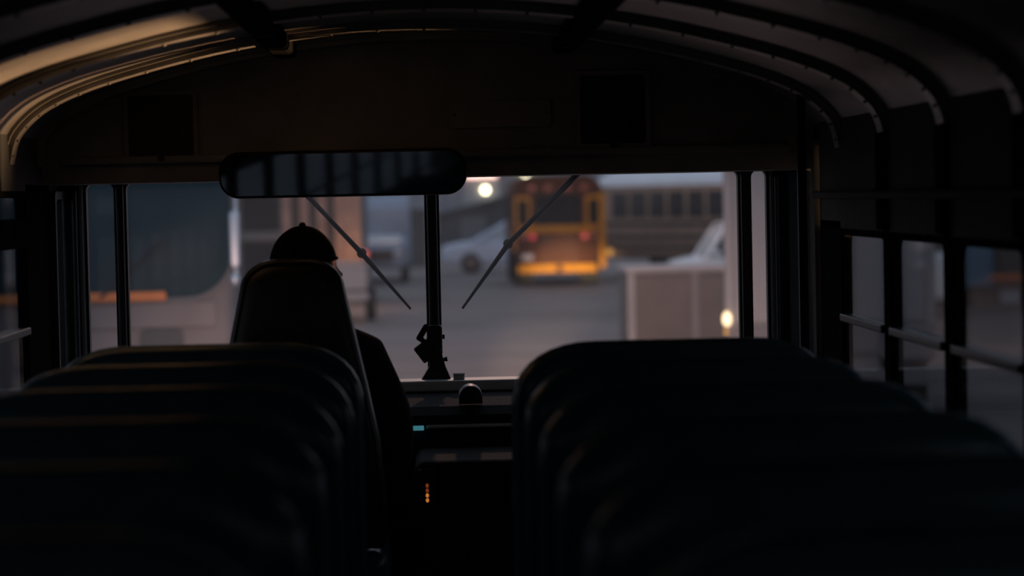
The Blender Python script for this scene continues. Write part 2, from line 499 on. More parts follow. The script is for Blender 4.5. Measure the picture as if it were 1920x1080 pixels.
# side walls with window posts and sliding sashes
Z0, Z1, ZM = 0.86, 1.345, 1.09
PANES = [(6.48 - 0.76 * i, 7.15 - 0.76 * i) for i in range(11)]
wn = 0
for s, nm, side in ((-1, 'wall_left', 'driver'), (1, 'wall_right', 'door')):
    xi, xo = s * (XW - 0.02), s * (XW + 0.006)
    xa, xb = min(xi, xo), max(xi, xo)
    w = thing(nm, 'dark ' + side + ' side wall of the bus with a row of windows', 'wall', kind='structure')
    yend = 8.28 if s < 0 else 7.52
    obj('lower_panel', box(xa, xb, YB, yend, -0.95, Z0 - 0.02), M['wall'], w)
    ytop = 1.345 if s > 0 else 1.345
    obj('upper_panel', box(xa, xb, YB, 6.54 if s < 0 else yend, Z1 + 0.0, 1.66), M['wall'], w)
    if s < 0:
        obj('upper_panel', box(xa, xb, 6.5, 8.28, 1.50, 1.66), M['wall'], w)
    obj('rain_rail', box(s * 1.165 - 0.012, s * 1.165 + 0.012, YB, 7.5 if s > 0 else 6.5, 1.43, 1.452, 0.006), M['wall'], w)
    obj('window_ledge', box(s * 1.155 - 0.022, s * 1.155 + 0.022, YB, yend - 0.1, Z0 - 0.045, Z0 - 0.015, 0.01), M['alu'], w)
    ps = list(PANES)
    if s < 0:
        ps[0] = (6.48, 7.41)
    for i, (ya, yb_) in enumerate(ps):
        prev = ps[i - 1][0] if i else None
        if prev is not None:
            obj('window_post', box(xa, xb, yb_, prev, Z0 - 0.03, Z1 + 0.02), M['striptrim'], w)
            obj('post_cover', box(s * 1.170 - 0.009, s * 1.170 + 0.009, yb_ + 0.005, prev - 0.005, Z1 + 0.005, 1.60, 0.004), M['striptrim'], w)
    last = ps[-1][0]
    obj('window_post', box(xa, xb, YB, last, Z0 - 0.03, Z1 + 0.02), M['wall'], w)
    if s > 0:
        obj('window_post', box(xa, xb, 7.15, 7.52, Z0 - 0.03, Z1 + 0.02), M['striptrim'], w)
    else:
        obj('window_post', box(xa, xb, 7.41, 7.86, Z0 - 0.03, 1.52), M['striptrim'], w)
        obj('window_post', box(xa, xb, 8.14, 8.28, Z0 - 0.03, 1.52), M['striptrim'], w)
    for i, (ya, yb_) in enumerate(ps):
        wn += 1
        top = 1.50 if (s < 0 and i == 0) else Z1
        W = thing('window_%d' % wn, 'sash window %d from the front in the %s side wall' % (i + 1, side), 'window', kind='structure')
        cy, hy = (ya + yb_) / 2, yb_ - ya
        o_ = [(cy + p[0], p[1]) for p in rrect(hy, top - Z0, 0.03, 4, 0, (top + Z0) / 2)]
        i_ = [(cy + p[0], p[1]) for p in rrect(hy - 0.04, top - Z0 - 0.04, 0.03, 4, 0, (top + Z0) / 2)]
        obj('window_frame', ringframe(o_, i_, s * 1.186, s * 1.208, 'x'), M['striptrim'], W)
        obj('sash_rail', box(min(s * 1.172, s * 1.205), max(s * 1.172, s * 1.205), ya + 0.01, yb_ - 0.01, ZM - 0.011, ZM + 0.011, 0.004), M['alu'], W)
        if top > Z1:
            obj('transom_bar', box(min(s * 1.17, s * 1.21), max(s * 1.17, s * 1.21), ya + 0.01, yb_ - 0.01, 1.335, 1.42, 0.008), M['striptrim'], W)
            obj('pane', box(min(s * 1.198, s * 1.203), max(s * 1.198, s * 1.203), ya + 0.015, yb_ - 0.015, 1.42, top - 0.015), M['glass_s'], W)
        obj('pane', box(min(s * 1.198, s * 1.203), max(s * 1.198, s * 1.203), ya + 0.015, yb_ - 0.015, ZM, Z1 - 0.012), M['glass_s'], W)
        obj('pane', box(min(s * 1.190, s * 1.195), max(s * 1.190, s * 1.195), ya + 0.015, yb_ - 0.015, Z0 + 0.012, ZM), M['glass_s'], W)

# small vent window ahead of the driver
wn += 1
W = thing('window_%d' % wn, 'narrow vent window by the front corner on the driver side', 'window', kind='structure')
o_ = rrect(0.28, 0.66, 0.02, 4, 8.0, 1.17)
i_ = rrect(0.23, 0.61, 0.02, 4, 8.0, 1.17)
obj('window_frame', ringframe(o_, i_, -1.16, -1.205, 'x'), M['alu'], W)
obj('pane', box(-1.186, -1.18, 7.87, 8.13, 0.85, 1.49), M['glass_s'], W)

# back wall
wb_ = thing('wall_back', 'dark rear wall of the bus with an emergency door window', 'wall', kind='structure')
obj('lower_panel', box(-XW, XW, YB - 0.06, YB, -0.95, 0.88), M['wall'], wb_)
obj('upper_panel', box(-XW, XW, YB - 0.06, YB, 1.5, 1.98), M['wall'], wb_)
for xa, xb in ((-XW, -1.1), (-0.5, -0.4), (0.4, 0.5), (1.1, XW)):
    obj('window_post', box(xa, xb, YB - 0.06, YB, 0.87, 1.51), M['wall'], wb_)
for xa, xb in ((-1.1, -0.5), (-0.4, 0.4), (0.5, 1.1)):
    obj('pane', box(xa, xb, YB - 0.033, YB - 0.027, 0.87, 1.51), M['glass_s'], wb_)

# front wall: header bulkhead, corner posts, dash bulkhead below the glass
w = thing('wall_front', 'black header bulkhead and posts around the windshield', 'wall', kind='structure')
P = [p for p in arc_off(0.0)]
poly = [(x, z) for x, z in P] + [(1.2, 1.52), (-1.2, 1.52)]
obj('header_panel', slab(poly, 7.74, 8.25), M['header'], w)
obj('header_lip', box(-1.12, 1.12, 7.715, 7.745, 1.577, 1.602, 0.008), M['header'], w)
obj('corner_post', box(-1.22, -1.115, 8.10, 8.26, -0.3, 1.54, 0.02), M['wall'], w)
obj('corner_post', box(1.115, 1.22, 8.10, 8.26, -0.3, 1.54, 0.02), M['wall'], w)
obj('lower_bulkhead', box(-1.22, 1.22, 8.18, 8.28, -0.6, 0.845), M['wall'], w)
for x, z0_ in ((-1.135, 0.0), (-1.165, 0.0), (1.13, 0.0)):
    obj('post_tube', tube([(x, 8.085, z0_ + 0.3), (x, 8.085, 1.5)], 0.009, 8), M['alu'], w, smooth=True)

# windshield: two flat panes, two narrow outer panes
wn += 1
ws = thing('window_%d' % wn, 'wide split windshield with a centre post and outer quarter panes', 'window', kind='structure')
for x, hw in ((0.012, 0.0165), (-0.998, 0.0125), (1.036, 0.0145)):
    obj('windshield_post', box(x - hw, x + hw, 8.16, 8.23, 0.83, 1.535, 0.008), M['gasket'], ws)
for xa, xb in ((-1.115, -1.01), (-0.986, -0.004), (0.028, 1.022), (1.05, 1.115)):
    o_ = rrect(xb - xa, 0.69, 0.02, 4, (xa + xb) / 2, 1.185)
    i_ = rrect(xb - xa - 0.016, 0.674, 0.02, 4, (xa + xb) / 2, 1.185)
    obj('glass_gasket', ringframe(o_, i_, 8.175, 8.215), M['gasket'], ws)
    obj('pane', box(xa + 0.006, xb - 0.006, 8.195, 8.201, 0.846, 1.524), M['glass_f'], ws)

# entry door ahead of the first window on the right
d = thing('door_1', 'narrow folding entry door with tinted glass on the right', 'door', kind='structure')
for ya, yb_ in ((7.53, 7.80), (7.81, 8.10)):
    o_ = rrect(yb_ - ya, 2.12, 0.02, 4, (ya + yb_) / 2, 0.58)
    i_ = rrect(yb_ - ya - 0.11, 0.80, 0.02, 4, (ya + yb_) / 2, 1.12)
    obj('door_leaf', ringframe(o_, i_, 1.165, 1.205, 'x'), M['wall'], d)
    obj('pane', box(1.182, 1.188, ya + 0.05, yb_ - 0.05, 0.71, 1.53), M['glass_s'], d)
obj('hinge_strip', box(1.155, 1.17, 7.795, 7.815, -0.4, 1.6, 0.004), M['alu'], d)

# ================================================================== INSIDE THE BUS
# mirror over the windshield
mr = thing('rear_view_mirror', 'long rounded rear-view mirror hanging under the header above the driver', 'mirror', (-0.258, 7.62, 1.535))
mw, mh = 0.756, 0.142
obj('housing', slab(rrect(mw, mh, 0.062, 8), 0.0, 0.035, 0.012), M['black'], mr, smooth=True)
obj('mirror_glass', slab(rrect(mw - 0.018, mh - 0.018, 0.055, 8), -0.004, 0.002), M['mirror'], mr)
for x in (-0.2, 0.2):
    obj('bracket', tube([(x, 0.03, 0.02), (x, 0.06, 0.05), (x, 0.10, 0.062)], 0.009, 8), M['steel'], mr, smooth=True)
mr.rotation_euler = (math.radians(2.6), 0, math.radians(-4.0))

# access panels on the header
for nm, xa, xb, za, zb, lab in (
        ('access_panel', 0.462, 0.690, 1.598, 1.835, 'square framed speaker panel on the black header, door side'),
        ('access_panel', -0.925, -0.70, 1.585, 1.80, 'square framed panel on the black header above the driver'),
        ('notice_plate', 0.075, 0.385, 1.668, 1.752, 'blank rectangular plate in the middle of the black header')):
    a = thing(nm, lab, 'panel', ((xa + xb) / 2, 7.738, (za + zb) / 2))
    ww, hh = xb - xa, zb - za
    if nm == 'access_panel':
        obj('panel_frame', ringframe(rrect(ww, hh, 0.012, 4), rrect(ww - 0.026, hh - 0.026, 0.01, 4), -0.016, 0.0), M['pale2'], a)
        obj('cover', slab(rrect(ww - 0.024, hh - 0.024, 0.01, 4), -0.008, 0.0), M['black'], a)
        obj('latch', cyl((0, -0.016, -hh / 2 + 0.010), 0.011, 0.02, 'y', 12), M['black'], a, smooth=True)
    else:
        obj('plate', slab(rrect(ww, hh, 0.008, 4), -0.006, 0.0, 0.002), M['header'], a)
        for x in (-ww / 2 + 0.014, ww / 2 - 0.014):
            obj('screw', cyl((x, -0.007, 0), 0.004, 0.004, 'y', 8), M['steel'], a)

# dashboard
da = thing('dashboard', 'dark dashboard running under the windshield', 'dashboard', (0, 0, 0))
pr = [(7.62, 0.26), (7.60, 0.62), (7.66, 0.79), (7.72, 0.812), (7.98, 0.830), (8.17, 0.836), (8.17, 0.26)]
obj('console', slab(pr, -1.12, 1.12, 0.0, 'x'), M['dash'], da)
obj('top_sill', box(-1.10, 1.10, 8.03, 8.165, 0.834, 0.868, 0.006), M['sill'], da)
obj('ridge', box(-0.02, 1.0, 7.632, 7.66, 0.752, 0.762, 0.004), M['sill'], da)
obj('display', box(-0.068, -0.027, 7.622, 7.645, 0.748, 0.761, 0.002), M['teal'], da)
obj('support', box(-1.0, -0.9, 7.9, 8.1, 0.0, 0.27, 0.01), M['dash'], da)
obj('support', box(0.9, 1.0, 7.9, 8.1, 0.0, 0.27, 0.01), M['dash'], da)
obj('kick_panel', box(-1.1, 1.1, 8.05, 8.16, 0.0, 0.27, 0.01), M['dash'], da)
pod = thing('gauge_pod', 'small round-topped gauge pod standing on the dashboard', 'gauge', (0.118, 7.72, 0.822))
obj('housing', slab([(-0.036, 0.0)] + [(0.036 * math.cos(PI - PI * i / 14), 0.022 + 0.034 * math.sin(PI * i / 14)) for i in range(15)] + [(0.036, 0.0)], -0.06, 0.05, 0.006), M['steel'], pod, smooth=True)
obj('face', cyl((0, -0.061, 0.026), 0.022, 0.006, 'y', 20), M['black'], pod)
bx_ = thing('tag_box', 'small pale box on the dashboard right of the centre post', 'box', (0.088, 8.09, 0.868))
obj('body', box(-0.018, 0.018, -0.02, 0.02, 0.0, 0.014, 0.004), M['contain_rim'], bx_)
obj('lid', box(-0.019, 0.019, -0.021, 0.021, 0.014, 0.019, 0.002), M['contain_rim'], bx_)
kb = thing('washer_nozzle', 'small dark upright nozzle on the windshield sill behind the front door-side seat', 'nozzle', (0.33, 8.1, 0.868))
obj('stem', tube([(0, 0, 0), (0.0, 0, 0.03)], 0.008, 10), M['black'], kb, smooth=True)
obj('cap', ball((0.002, 0, 0.036), 0.012, 0.012, 0.014), M['black'], kb, smooth=True)

# centre-post bracket with dash camera
dc = thing('dash_camera', 'small black two-part dash camera clamped to the windshield centre post', 'camera', (0.012, 8.13, 0.868))
obj('foot', slab([(-0.045, 0.0), (0.05, 0.0), (0.034, 0.04), (0.018, 0.10), (-0.014, 0.10), (-0.020, 0.04)], -0.02, 0.02, 0.004), M['black'], dc)
obj('clamp', slab(rrect(0.05, 0.10, 0.01, 4, 0.0, 0.125), -0.025, 0.03, 0.006), M['black'], dc)
bm = slab(rrect(0.070, 0.060, 0.006, 4), -0.03, 0.02, 0.004)
bmesh.ops.rotate(bm, cent=(0, 0, 0), matrix=Matrix.Rotation(math.radians(-36), 3, 'Y') @ Matrix.Identity(3), verts=bm.verts)
bmesh.ops.translate(bm, vec=(-0.024, 0, 0.096), verts=bm.verts)
obj('camera_body', bm, M['black'], dc)
bm = ringframe(rrect(0.060, 0.050, 0.008, 4), rrect(0.030, 0.012, 0.005, 4), -0.02, 0.012)
bmesh.ops.rotate(bm, cent=(0, 0, 0), matrix=Matrix.Rotation(math.radians(-58), 3, 'Y'), verts=bm.verts)
bmesh.ops.translate(bm, vec=(-0.025, 0, 0.144), verts=bm.verts)
obj('bracket_loop', bm, M['black'], dc)
obj('thumb_screw', cyl((0.026, 0.0, 0.137), 0.008, 0.014, 'x', 10), M['black'], dc)
obj('side_knob', tube([(0.02, 0, 0.06), (0.040, 0, 0.064)], [0.004, 0.008], 8), M['black'], dc)

# wipers hang from above, outside the glass
for nm, pv, jt, b0, b1, lab in (
        ('windshield_wiper', (-0.475, 1.555), (-0.222, 1.278), (-0.385, 1.458), (-0.064, 1.090), 'black wiper hanging over the driver side windshield pane'),
        ('windshield_wiper', (0.545, 1.57), (0.262, 1.298), (0.475, 1.497), (0.106, 1.088), 'black wiper hanging over the door side windshield pane')):
    wp = thing(nm, lab, 'wiper', (pv[0], 8.30, pv[1]))
    L = lambda q, y=0.0: (q[0] - pv[0], y, q[1] - pv[1])
    obj('wiper_arm', tube([L(pv, 0.02), L(((pv[0] + jt[0]) / 2, (pv[1] + jt[1]) / 2), 0.02), L(jt, 0.0)], [0.011, 0.008, 0.006], 8), M['wiper'], wp, smooth=True)
    mid = ((b0[0] + jt[0]) / 2, (b0[1] + jt[1]) / 2)
    dn = Vector((b1[0] - b0[0], 0, b1[1] - b0[1])).normalized()
    obj('blade', tube([L(b0, -0.03), L(mid, -0.03), L(jt, -0.03), L(b1, -0.03)], [0.005, 0.0075, 0.009, 0.004], 8), M['wiper'], wp, smooth=True)
    obj('blade_bridge', tube([L(b0, -0.022), L(mid, -0.012), L(jt, -0.006), L((jt[0] + (b1[0] - jt[0]) * 0.5, jt[1] + (b1[1] - jt[1]) * 0.5), -0.018)], [0.004, 0.006, 0.008, 0.004], 8), M['wiper'], wp, smooth=True)
    obj('joint', ball(L(jt, -0.015), 0.017, 0.018, 0.017, 10, 7), M['wiper'], wp, smooth=True)
    obj('pivot', cyl(L(pv, -0.01), 0.02, 0.09, 'y', 14), M['wiper'], wp, smooth=True)

# engine cover / shifter console with amber lights
cn = thing('shifter_console', 'low dark console right of the driver with lit amber selector lights', 'console', (0.06, 7.32, 0))
obj('body', box(-0.115, 0.24, -0.16, 0.26, 0, 0.70, 0.03, 3), M['dash'], cn)
obj('selector_plate', box(-0.105, -0.055, -0.172, -0.155, 0.55, 0.68, 0.004), M['black'], cn)
for i in range(4):
    obj('indicator_light', ball((-0.080, -0.174, 0.592 + i * 0.014), 0.0044, 0.003, 0.0060, 8, 6), M['amber'] if i < 2 else M['amberd'], cn)

# stanchion at the step well
st = thing('stanchion', 'slim vertical grab pole beside the entry steps', 'pole', (1.08, 7.2, 0))
obj('pole', tube([(0, 0, 0.0), (0, 0, 1.75)], 0.013, 10), M['striptrim'], st, smooth=True)
obj('flange', cyl((0, 0, 0.008), 0.04, 0.016, 'z', 16), M['steel'], st)


# ------------------------------------------------------------------ bench seats
def seat_outline(w, z0, z1, rx, rz, n=9):
    """outline with big elliptical top corners, small lower ones"""
    pts = []
    for i in range(n + 1):
        a = PI / 2 * i / n
        pts.append((w / 2 - rx + rx * math.cos(a) ** 0.9, z1 - rz + rz * math.sin(a) ** 0.9))
    for i in range(n + 1):
        a = PI / 2 + PI / 2 * i / n
        pts.append((-w / 2 + rx - rx * abs(math.cos(a)) ** 0.9, z1 - rz + rz * math.sin(a) ** 0.9))
    for i in range(4):
        a = PI + PI / 2 * i / 3
        pts.append((-w / 2 + 0.03 + 0.03 * math.cos(a), z0 + 0.03 + 0.03 * math.sin(a)))
    for i in range(4):
        a = 1.5 * PI + PI / 2 * i / 3
        pts.append((w / 2 - 0.03 + 0.03 * math.cos(a), z0 + 0.03 + 0.03 * math.sin(a)))
    return pts


def make_seat(label):
    SWD, H, R = 0.755, 1.118, 0.0
    t = thing('bench_seat', label, 'seat', (0, 0, 0), 0, 'bench seats in the bus')
    out = lambda ins: seat_outline(SWD - 2 * ins, 0.36 + ins, H - ins, 0.20 - ins, 0.15 - ins)
    lean = 0.10

    def ring(ins, y):
        return [(x, y - (z - 0.36) * lean + 0.075, z) for x, z in out(ins)]
    prof = [(0.075, -0.006), (0.05, -0.003), (0.028, 0.004), (0.012, 0.014), (0.003, 0.03), (0.0, 0.05), (0.003, 0.072), (0.012, 0.09), (0.03, 0.102), (0.06, 0.108)]
    obj('backrest', loft([ring(i, y) for i, y in prof]), M['vinyl'], t, smooth=True)
    pp = [(x, 0.010 - (z - 0.36) * lean + 0.075, z) for x, z in out(0.015)]
    obj('piping', tube(pp, 0.0055, 6, closed=True), M['piping'], t, smooth=True)
    pp = [(x, 0.092 - (z - 0.36) * lean + 0.075, z) for x, z in out(0.012)]
    obj('piping', tube(pp, 0.0055, 6, closed=True), M['piping'], t, smooth=True)
    obj('cushion', box(-SWD / 2, SWD / 2, 0.16, 0.55, 0.30, 0.45, 0.045, 3), M['vinyl'], t, smooth=True)
    obj('seat_frame', box(-SWD / 2 + 0.03, SWD / 2 - 0.03, 0.10, 0.50, 0.265, 0.305, 0.008), M['steel'], t)
    for sx_ in (-1, 1):
        for yy in (0.15, 0.46):
            obj('leg', tube([(sx_ * (SWD / 2 - 0.07), yy, 0.0), (sx_ * (SWD / 2 - 0.07), yy, 0.27)], 0.016, 8), M['steel'], t, smooth=True)
    return t


ORD = ['front', 'second', 'third', 'fourth', 'fifth', 'sixth']
proto = None
for i in range(6):
    for s in (-1, 1):
        Y = (5.97 - 0.68 * i) if s < 0 else (5.75 - 0.66 * i)
        X = -(0.165 + 0.3775) if s < 0 else (0.183 + 0.3775)
        lab = 'dark green vinyl bench seat on the %s side, %s row%s' % ('driver' if s < 0 else 'door', ORD[i], ' from the windshield' if i else ' nearest the windshield')
        if proto is None:
            proto = make_seat(lab)
            proto.location = (X, Y, 0)
        else:
            dup(proto, (X, Y, 0), lab)

# ------------------------------------------------------------------ driver's seat
ds = thing('driver_seat', 'tall tapered black driver seat with built-in headrest', 'seat', (-0.375, 6.86, 0))


def drv(ins, y):
    pts = []
    for z, hw in ((0.50, 0.235), (0.60, 0.245), (0.80, 0.230), (0.95, 0.200), (1.05, 0.178), (1.12, 0.163), (1.18, 0.150)):
        pts.append((hw - ins, y - 0.0 * z, max(z, 0.50 + ins)))
    n = 7
    r = 0.10
    for i in range(1, n + 1):
        a = PI / 2 * i / n
        pts.append((0.142 - r + (r - ins) * math.cos(a), y, 1.212 + (r * 0.85 - ins) * math.sin(a)))
    return pts + [(-x, y_, z) for x, y_, z in reversed(pts)]


PR = [(0.05, -0.055), (0.022, -0.05), (0.008, -0.04), (0.0, -0.02), (0.0, 0.03), (0.008, 0.05), (0.03, 0.062)]
obj('backrest', loft([drv(i, y) for i, y in PR]), M['vinyl_b'], ds, smooth=True)
obj('piping', tube(drv(0.012, -0.046), 0.005, 6, closed=True), M['vinyl_b'], ds, smooth=True)
obj('cushion', box(-0.25, 0.25, 0.0, 0.50, 0.36, 0.49, 0.045, 3), M['vinyl'], ds, smooth=True)
obj('pedestal', box(-0.17, 0.17, 0.05, 0.42, 0.04, 0.37, 0.02), M['steel'], ds)
obj('base_plate', box(-0.22, 0.22, 0.0, 0.46, 0.0, 0.045, 0.008), M['steel'], ds)

# steering wheel
sw = thing('steering_wheel', 'black steering wheel in front of the driver', 'steering wheel', (-0.42, 7.46, 0.80))
ax = Matrix.Rotation(math.radians(-38), 3, 'X')
rp_ = [ax @ Vector((0.215 * math.cos(2 * PI * i / 40), 0.215 * math.sin(2 * PI * i / 40), 0)) for i in range(40)]
obj('rim', tube(rp_, 0.014, 8, closed=True), M['black'], sw, smooth=True)
for a in (90, 210, 330):
    q = ax @ Vector((0.212 * math.cos(math.radians(a)), 0.212 * math.sin(math.radians(a)), 0))
    obj('spoke', tube([ax @ Vector((0, 0, -0.015)), q], 0.010, 8), M['steel'], sw, smooth=True)
obj('hub', tube([ax @ Vector((0, 0, 0.02)), ax @ Vector((0, 0, -0.04))], 0.05, 16), M['black'], sw, smooth=True)
obj('column', tube([ax @ Vector((0, 0, -0.03)), ax @ Vector((0, 0, -0.24))], 0.028, 12), M['steel'], sw, smooth=True)


# ------------------------------------------------------------------ the driver
def skin_mesh(joints, bones, sub=1):
    me = bpy.data.meshes.new('skeleton')
    names = list(joints)
    me.from_pydata([joints[n][0] for n in names], [(names.index(a), names.index(c)) for a, c in bones], [])
    o = bpy.data.objects.new('skeleton', me)
    C.objects.link(o)
    o.modifiers.new('s', 'SKIN')
    for i, n in enumerate(names):
        r = joints[n][1]
        me.skin_vertices[0].data[i].radius = r if isinstance(r, tuple) else (r, r)
        me.skin_vertices[0].data[i].use_root = (i == 0)
    md = o.modifiers.new('d', 'SUBSURF')
    md.levels = sub
    dg = bpy.context.evaluated_depsgraph_get()
    dg.update()
    m2 = bpy.data.meshes.new_from_object(o.evaluated_get(dg))
    bm = bmesh.new()
    bm.from_mesh(m2)
    bpy.data.objects.remove(o)
    bpy.data.meshes.remove(m2)
    return bm


def fuse(name, bm, m, parent, voxel=0.007, smooth_it=4):
    me = bpy.data.meshes.new(name)
    bm.to_mesh(me)
    bm.free()
    o = bpy.data.objects.new(name, me)
    C.objects.link(o)
    r = o.modifiers.new('r', 'REMESH')
    r.mode = 'VOXEL'
    r.voxel_size = voxel
    s_ = o.modifiers.new('s', 'SMOOTH')
    s_.iterations = smooth_it
    s_.factor = 0.5
    dg = bpy.context.evaluated_depsgraph_get()
    dg.update()
    m2 = bpy.data.meshes.new_from_object(o.evaluated_get(dg))
    bpy.data.objects.remove(o)
    g = bmesh.new()
    g.from_mesh(m2)
    left, best = set(g.verts), []
    while left:                              # keep the one outer surface, drop pockets inside it
        seed = left.pop()
        isl, todo = [seed], [seed]
        while todo:
            for ed in todo.pop().link_edges:
                for q in ed.verts:
                    if q in left:
                        left.discard(q)
                        isl.append(q)
                        todo.append(q)
        if len(isl) > len(best):
            best = isl
    best = set(best)
    bmesh.ops.delete(g, geom=[v for v in g.verts if v not in best], context='VERTS')
    g.to_mesh(m2)
    g.free()
    m2.name = name
    m2.polygons.foreach_set('use_smooth', [True] * len(m2.polygons))
    m2.materials.clear()
    m2.materials.append(m)
    o = bpy.data.objects.new(name, m2)
    C.objects.link(o)
    o.parent = parent
    return o


DX, DY = -0.345, 7.05
J = {
    'pelvis': ((DX, DY + 0.04, 0.60), (0.15, 0.12)),
    'waist': ((DX, DY + 0.03, 0.78), (0.145, 0.105)),
    'chest': ((DX, DY + 0.03, 0.96), (0.165, 0.115)),
    'upper': ((DX, DY + 0.03, 1.055), (0.115, 0.085)),
    'neck': ((DX, DY + 0.04, 1.15), 0.06),
    'skull': ((DX, DY + 0.06, 1.24), 0.06),
    'r_sh': ((DX + 0.163, DY + 0.03, 1.010), 0.056),
    'r_el': ((DX + 0.240, DY + 0.02, 0.835), 0.046),
    'r_wr': ((DX + 0.240, DY + 0.12, 0.615), 0.031),
    'r_pm': ((DX + 0.232, DY + 0.125, 0.56), (0.036, 0.024)),
    'l_sh': ((DX - 0.145, DY + 0.04, 1.015), 0.056),
    'l_el': ((DX - 0.17, DY + 0.13, 0.82), 0.046),
    'l_wr': ((DX - 0.225, DY + 0.315, 0.885), 0.031),
    'l_pm': ((DX - 0.222, DY + 0.37, 0.885), (0.024, 0.034)),
    'r_hip': ((DX + 0.09, DY + 0.06, 0.575), 0.088),
    'r_kn': ((DX + 0.13, DY + 0.47, 0.56), 0.064),
    'r_an': ((DX + 0.12, DY + 0.54, 0.12), 0.042),
    'r_toe': ((DX + 0.125, DY + 0.70, 0.05), 0.036),
    'l_hip': ((DX - 0.09, DY + 0.06, 0.575), 0.088),
    'l_kn': ((DX - 0.15, DY + 0.46, 0.56), 0.064),
    'l_an': ((DX - 0.15, DY + 0.50, 0.12), 0.042),
    'l_toe': ((DX - 0.155, DY + 0.66, 0.05), 0.036),
}
BN = [('pelvis', 'waist'), ('waist', 'chest'), ('chest', 'upper'), ('upper', 'neck'), ('neck', 'skull'), ('upper', 'r_sh'), ('r_sh', 'r_el'), ('r_el', 'r_wr'), ('r_wr', 'r_pm'),
      ('upper', 'l_sh'), ('l_sh', 'l_el'), ('l_el', 'l_wr'), ('l_wr', 'l_pm'), ('pelvis', 'r_hip'), ('r_hip', 'r_kn'), ('r_kn', 'r_an'), ('r_an', 'r_toe'),
      ('pelvis', 'l_hip'), ('l_hip', 'l_kn'), ('l_kn', 'l_an'), ('l_an', 'l_toe')]
dr = thing('person', 'driver in a dark rust shirt and dark cap, seated, head turned to the right', 'person', (0, 0, 0))
body = skin_mesh(J, BN, 2)
# head: shaped ball with brow, nose, lips, chin; faces +Y before it is turned
HC = Vector((DX - 0.012, DY + 0.075, 1.268))
TURN = Matrix.Rotation(math.radians(-66), 3, 'Z')


def head_shape(v):
    d = v.normalized()
    r = 0.104
    p = Vector((d.x * 0.074, d.y * 0.092, d.z * 0.116))
    f = max(0.0, d.y)
    if d.z < -0.15:
        p.x *= 1 - 0.30 * min(1, (-d.z - 0.15))
        p.y += 0.012 * f
    p.y += 0.025 * math.exp(-((d.x / 0.2) ** 2) - ((d.z + 0.19) / 0.19) ** 2) * f      # nose
    p.y += 0.007 * math.exp(-((d.x / 0.5) ** 2) - ((d.z - 0.14) / 0.10) ** 2) * f       # brow
    p.y -= 0.008 * (math.exp(-(((d.x - 0.38) / 0.16) ** 2) - ((d.z - 0.0) / 0.10) ** 2) + math.exp(-(((d.x + 0.38) / 0.16) ** 2) - ((d.z) / 0.10) ** 2)) * f   # sockets
    p.y += 0.006 * math.exp(-((d.x / 0.28) ** 2) - ((d.z + 0.50) / 0.07) ** 2) * f      # lips
    p.y += 0.010 * math.exp(-((d.x / 0.3) ** 2) - ((d.z + 0.78) / 0.14) ** 2) * max(f, 0.3)   # chin
    return p


hb = bmesh.new()
bmesh.ops.create_uvsphere(hb, u_segments=40, v_segments=28, radius=1)
for v in hb.verts:
    v.co = HC + TURN @ head_shape(v.co)
body = merge(body, hb)
for sx_ in (-1, 1):
    body = merge(body, tube([HC + TURN @ Vector((sx_ * 0.068, -0.012, 0.0)), HC + TURN @ Vector((sx_ * 0.082, -0.018, 0.022)), HC + TURN @ Vector((sx_ * 0.080, -0.016, -0.026))], [0.012, 0.014, 0.008], 10))
# right hand hanging, fingers slightly curled
wr = Vector(J['r_pm'][0])
for i in range(4):
    y0_ = wr.y - 0.026 + i * 0.017
    ln = (0.072, 0.080, 0.076, 0.060)[3 - i]
    body = merge(body, tube([(wr.x, y0_, wr.z), (wr.x - 0.004, y0_ + 0.002, wr.z - 0.035), (wr.x - 0.012, y0_ + 0.004, wr.z - 0.035 - ln * 0.5), (wr.x - 0.026, y0_ + 0.005, wr.z - 0.035 - ln * 0.85)], [0.0095, 0.009, 0.0085, 0.007], 8))
body = merge(body, tube([(wr.x, wr.y + 0.018, wr.z + 0.02), (wr.x - 0.014, wr.y + 0.045, wr.z - 0.005), (wr.x - 0.026, wr.y + 0.05, wr.z - 0.035)], [0.012, 0.010, 0.008], 8))
# left hand closed on the wheel rim
lp = Vector(J['l_pm'][0])
for i in range(4):
    zz = lp.z + 0.024 - i * 0.017
    body = merge(body, tube([(lp.x, lp.y, zz), (lp.x + 0.004, lp.y + 0.036, zz), (lp.x + 0.024, lp.y + 0.052, zz), (lp.x + 0.042, lp.y + 0.034, zz - 0.002)], [0.0095, 0.009, 0.0085, 0.007], 8))
body = merge(body, tube([(lp.x + 0.005, lp.y - 0.02, lp.z + 0.02), (lp.x + 0.032, lp.y + 0.005, lp.z + 0.03), (lp.x + 0.042, lp.y + 0.024, lp.z + 0.022)], [0.012, 0.010, 0.008], 8))
bo = fuse('body', body, M['skin'], dr, 0.0062, 3)

# clothes
def grow(names, bones, d, extra=None):
    j = {}
    for n in names:
        p, r = J[n]
        r = r if isinstance(r, tuple) else (r, r)
        j[n] = (p, (r[0] + d, r[1] + d))
    if extra:
        j.update(extra)
    return skin_mesh(j, bones, 2)


def lerp(a, c, t):
    return tuple(Vector(J[a][0]).lerp(Vector(J[c][0]), t))


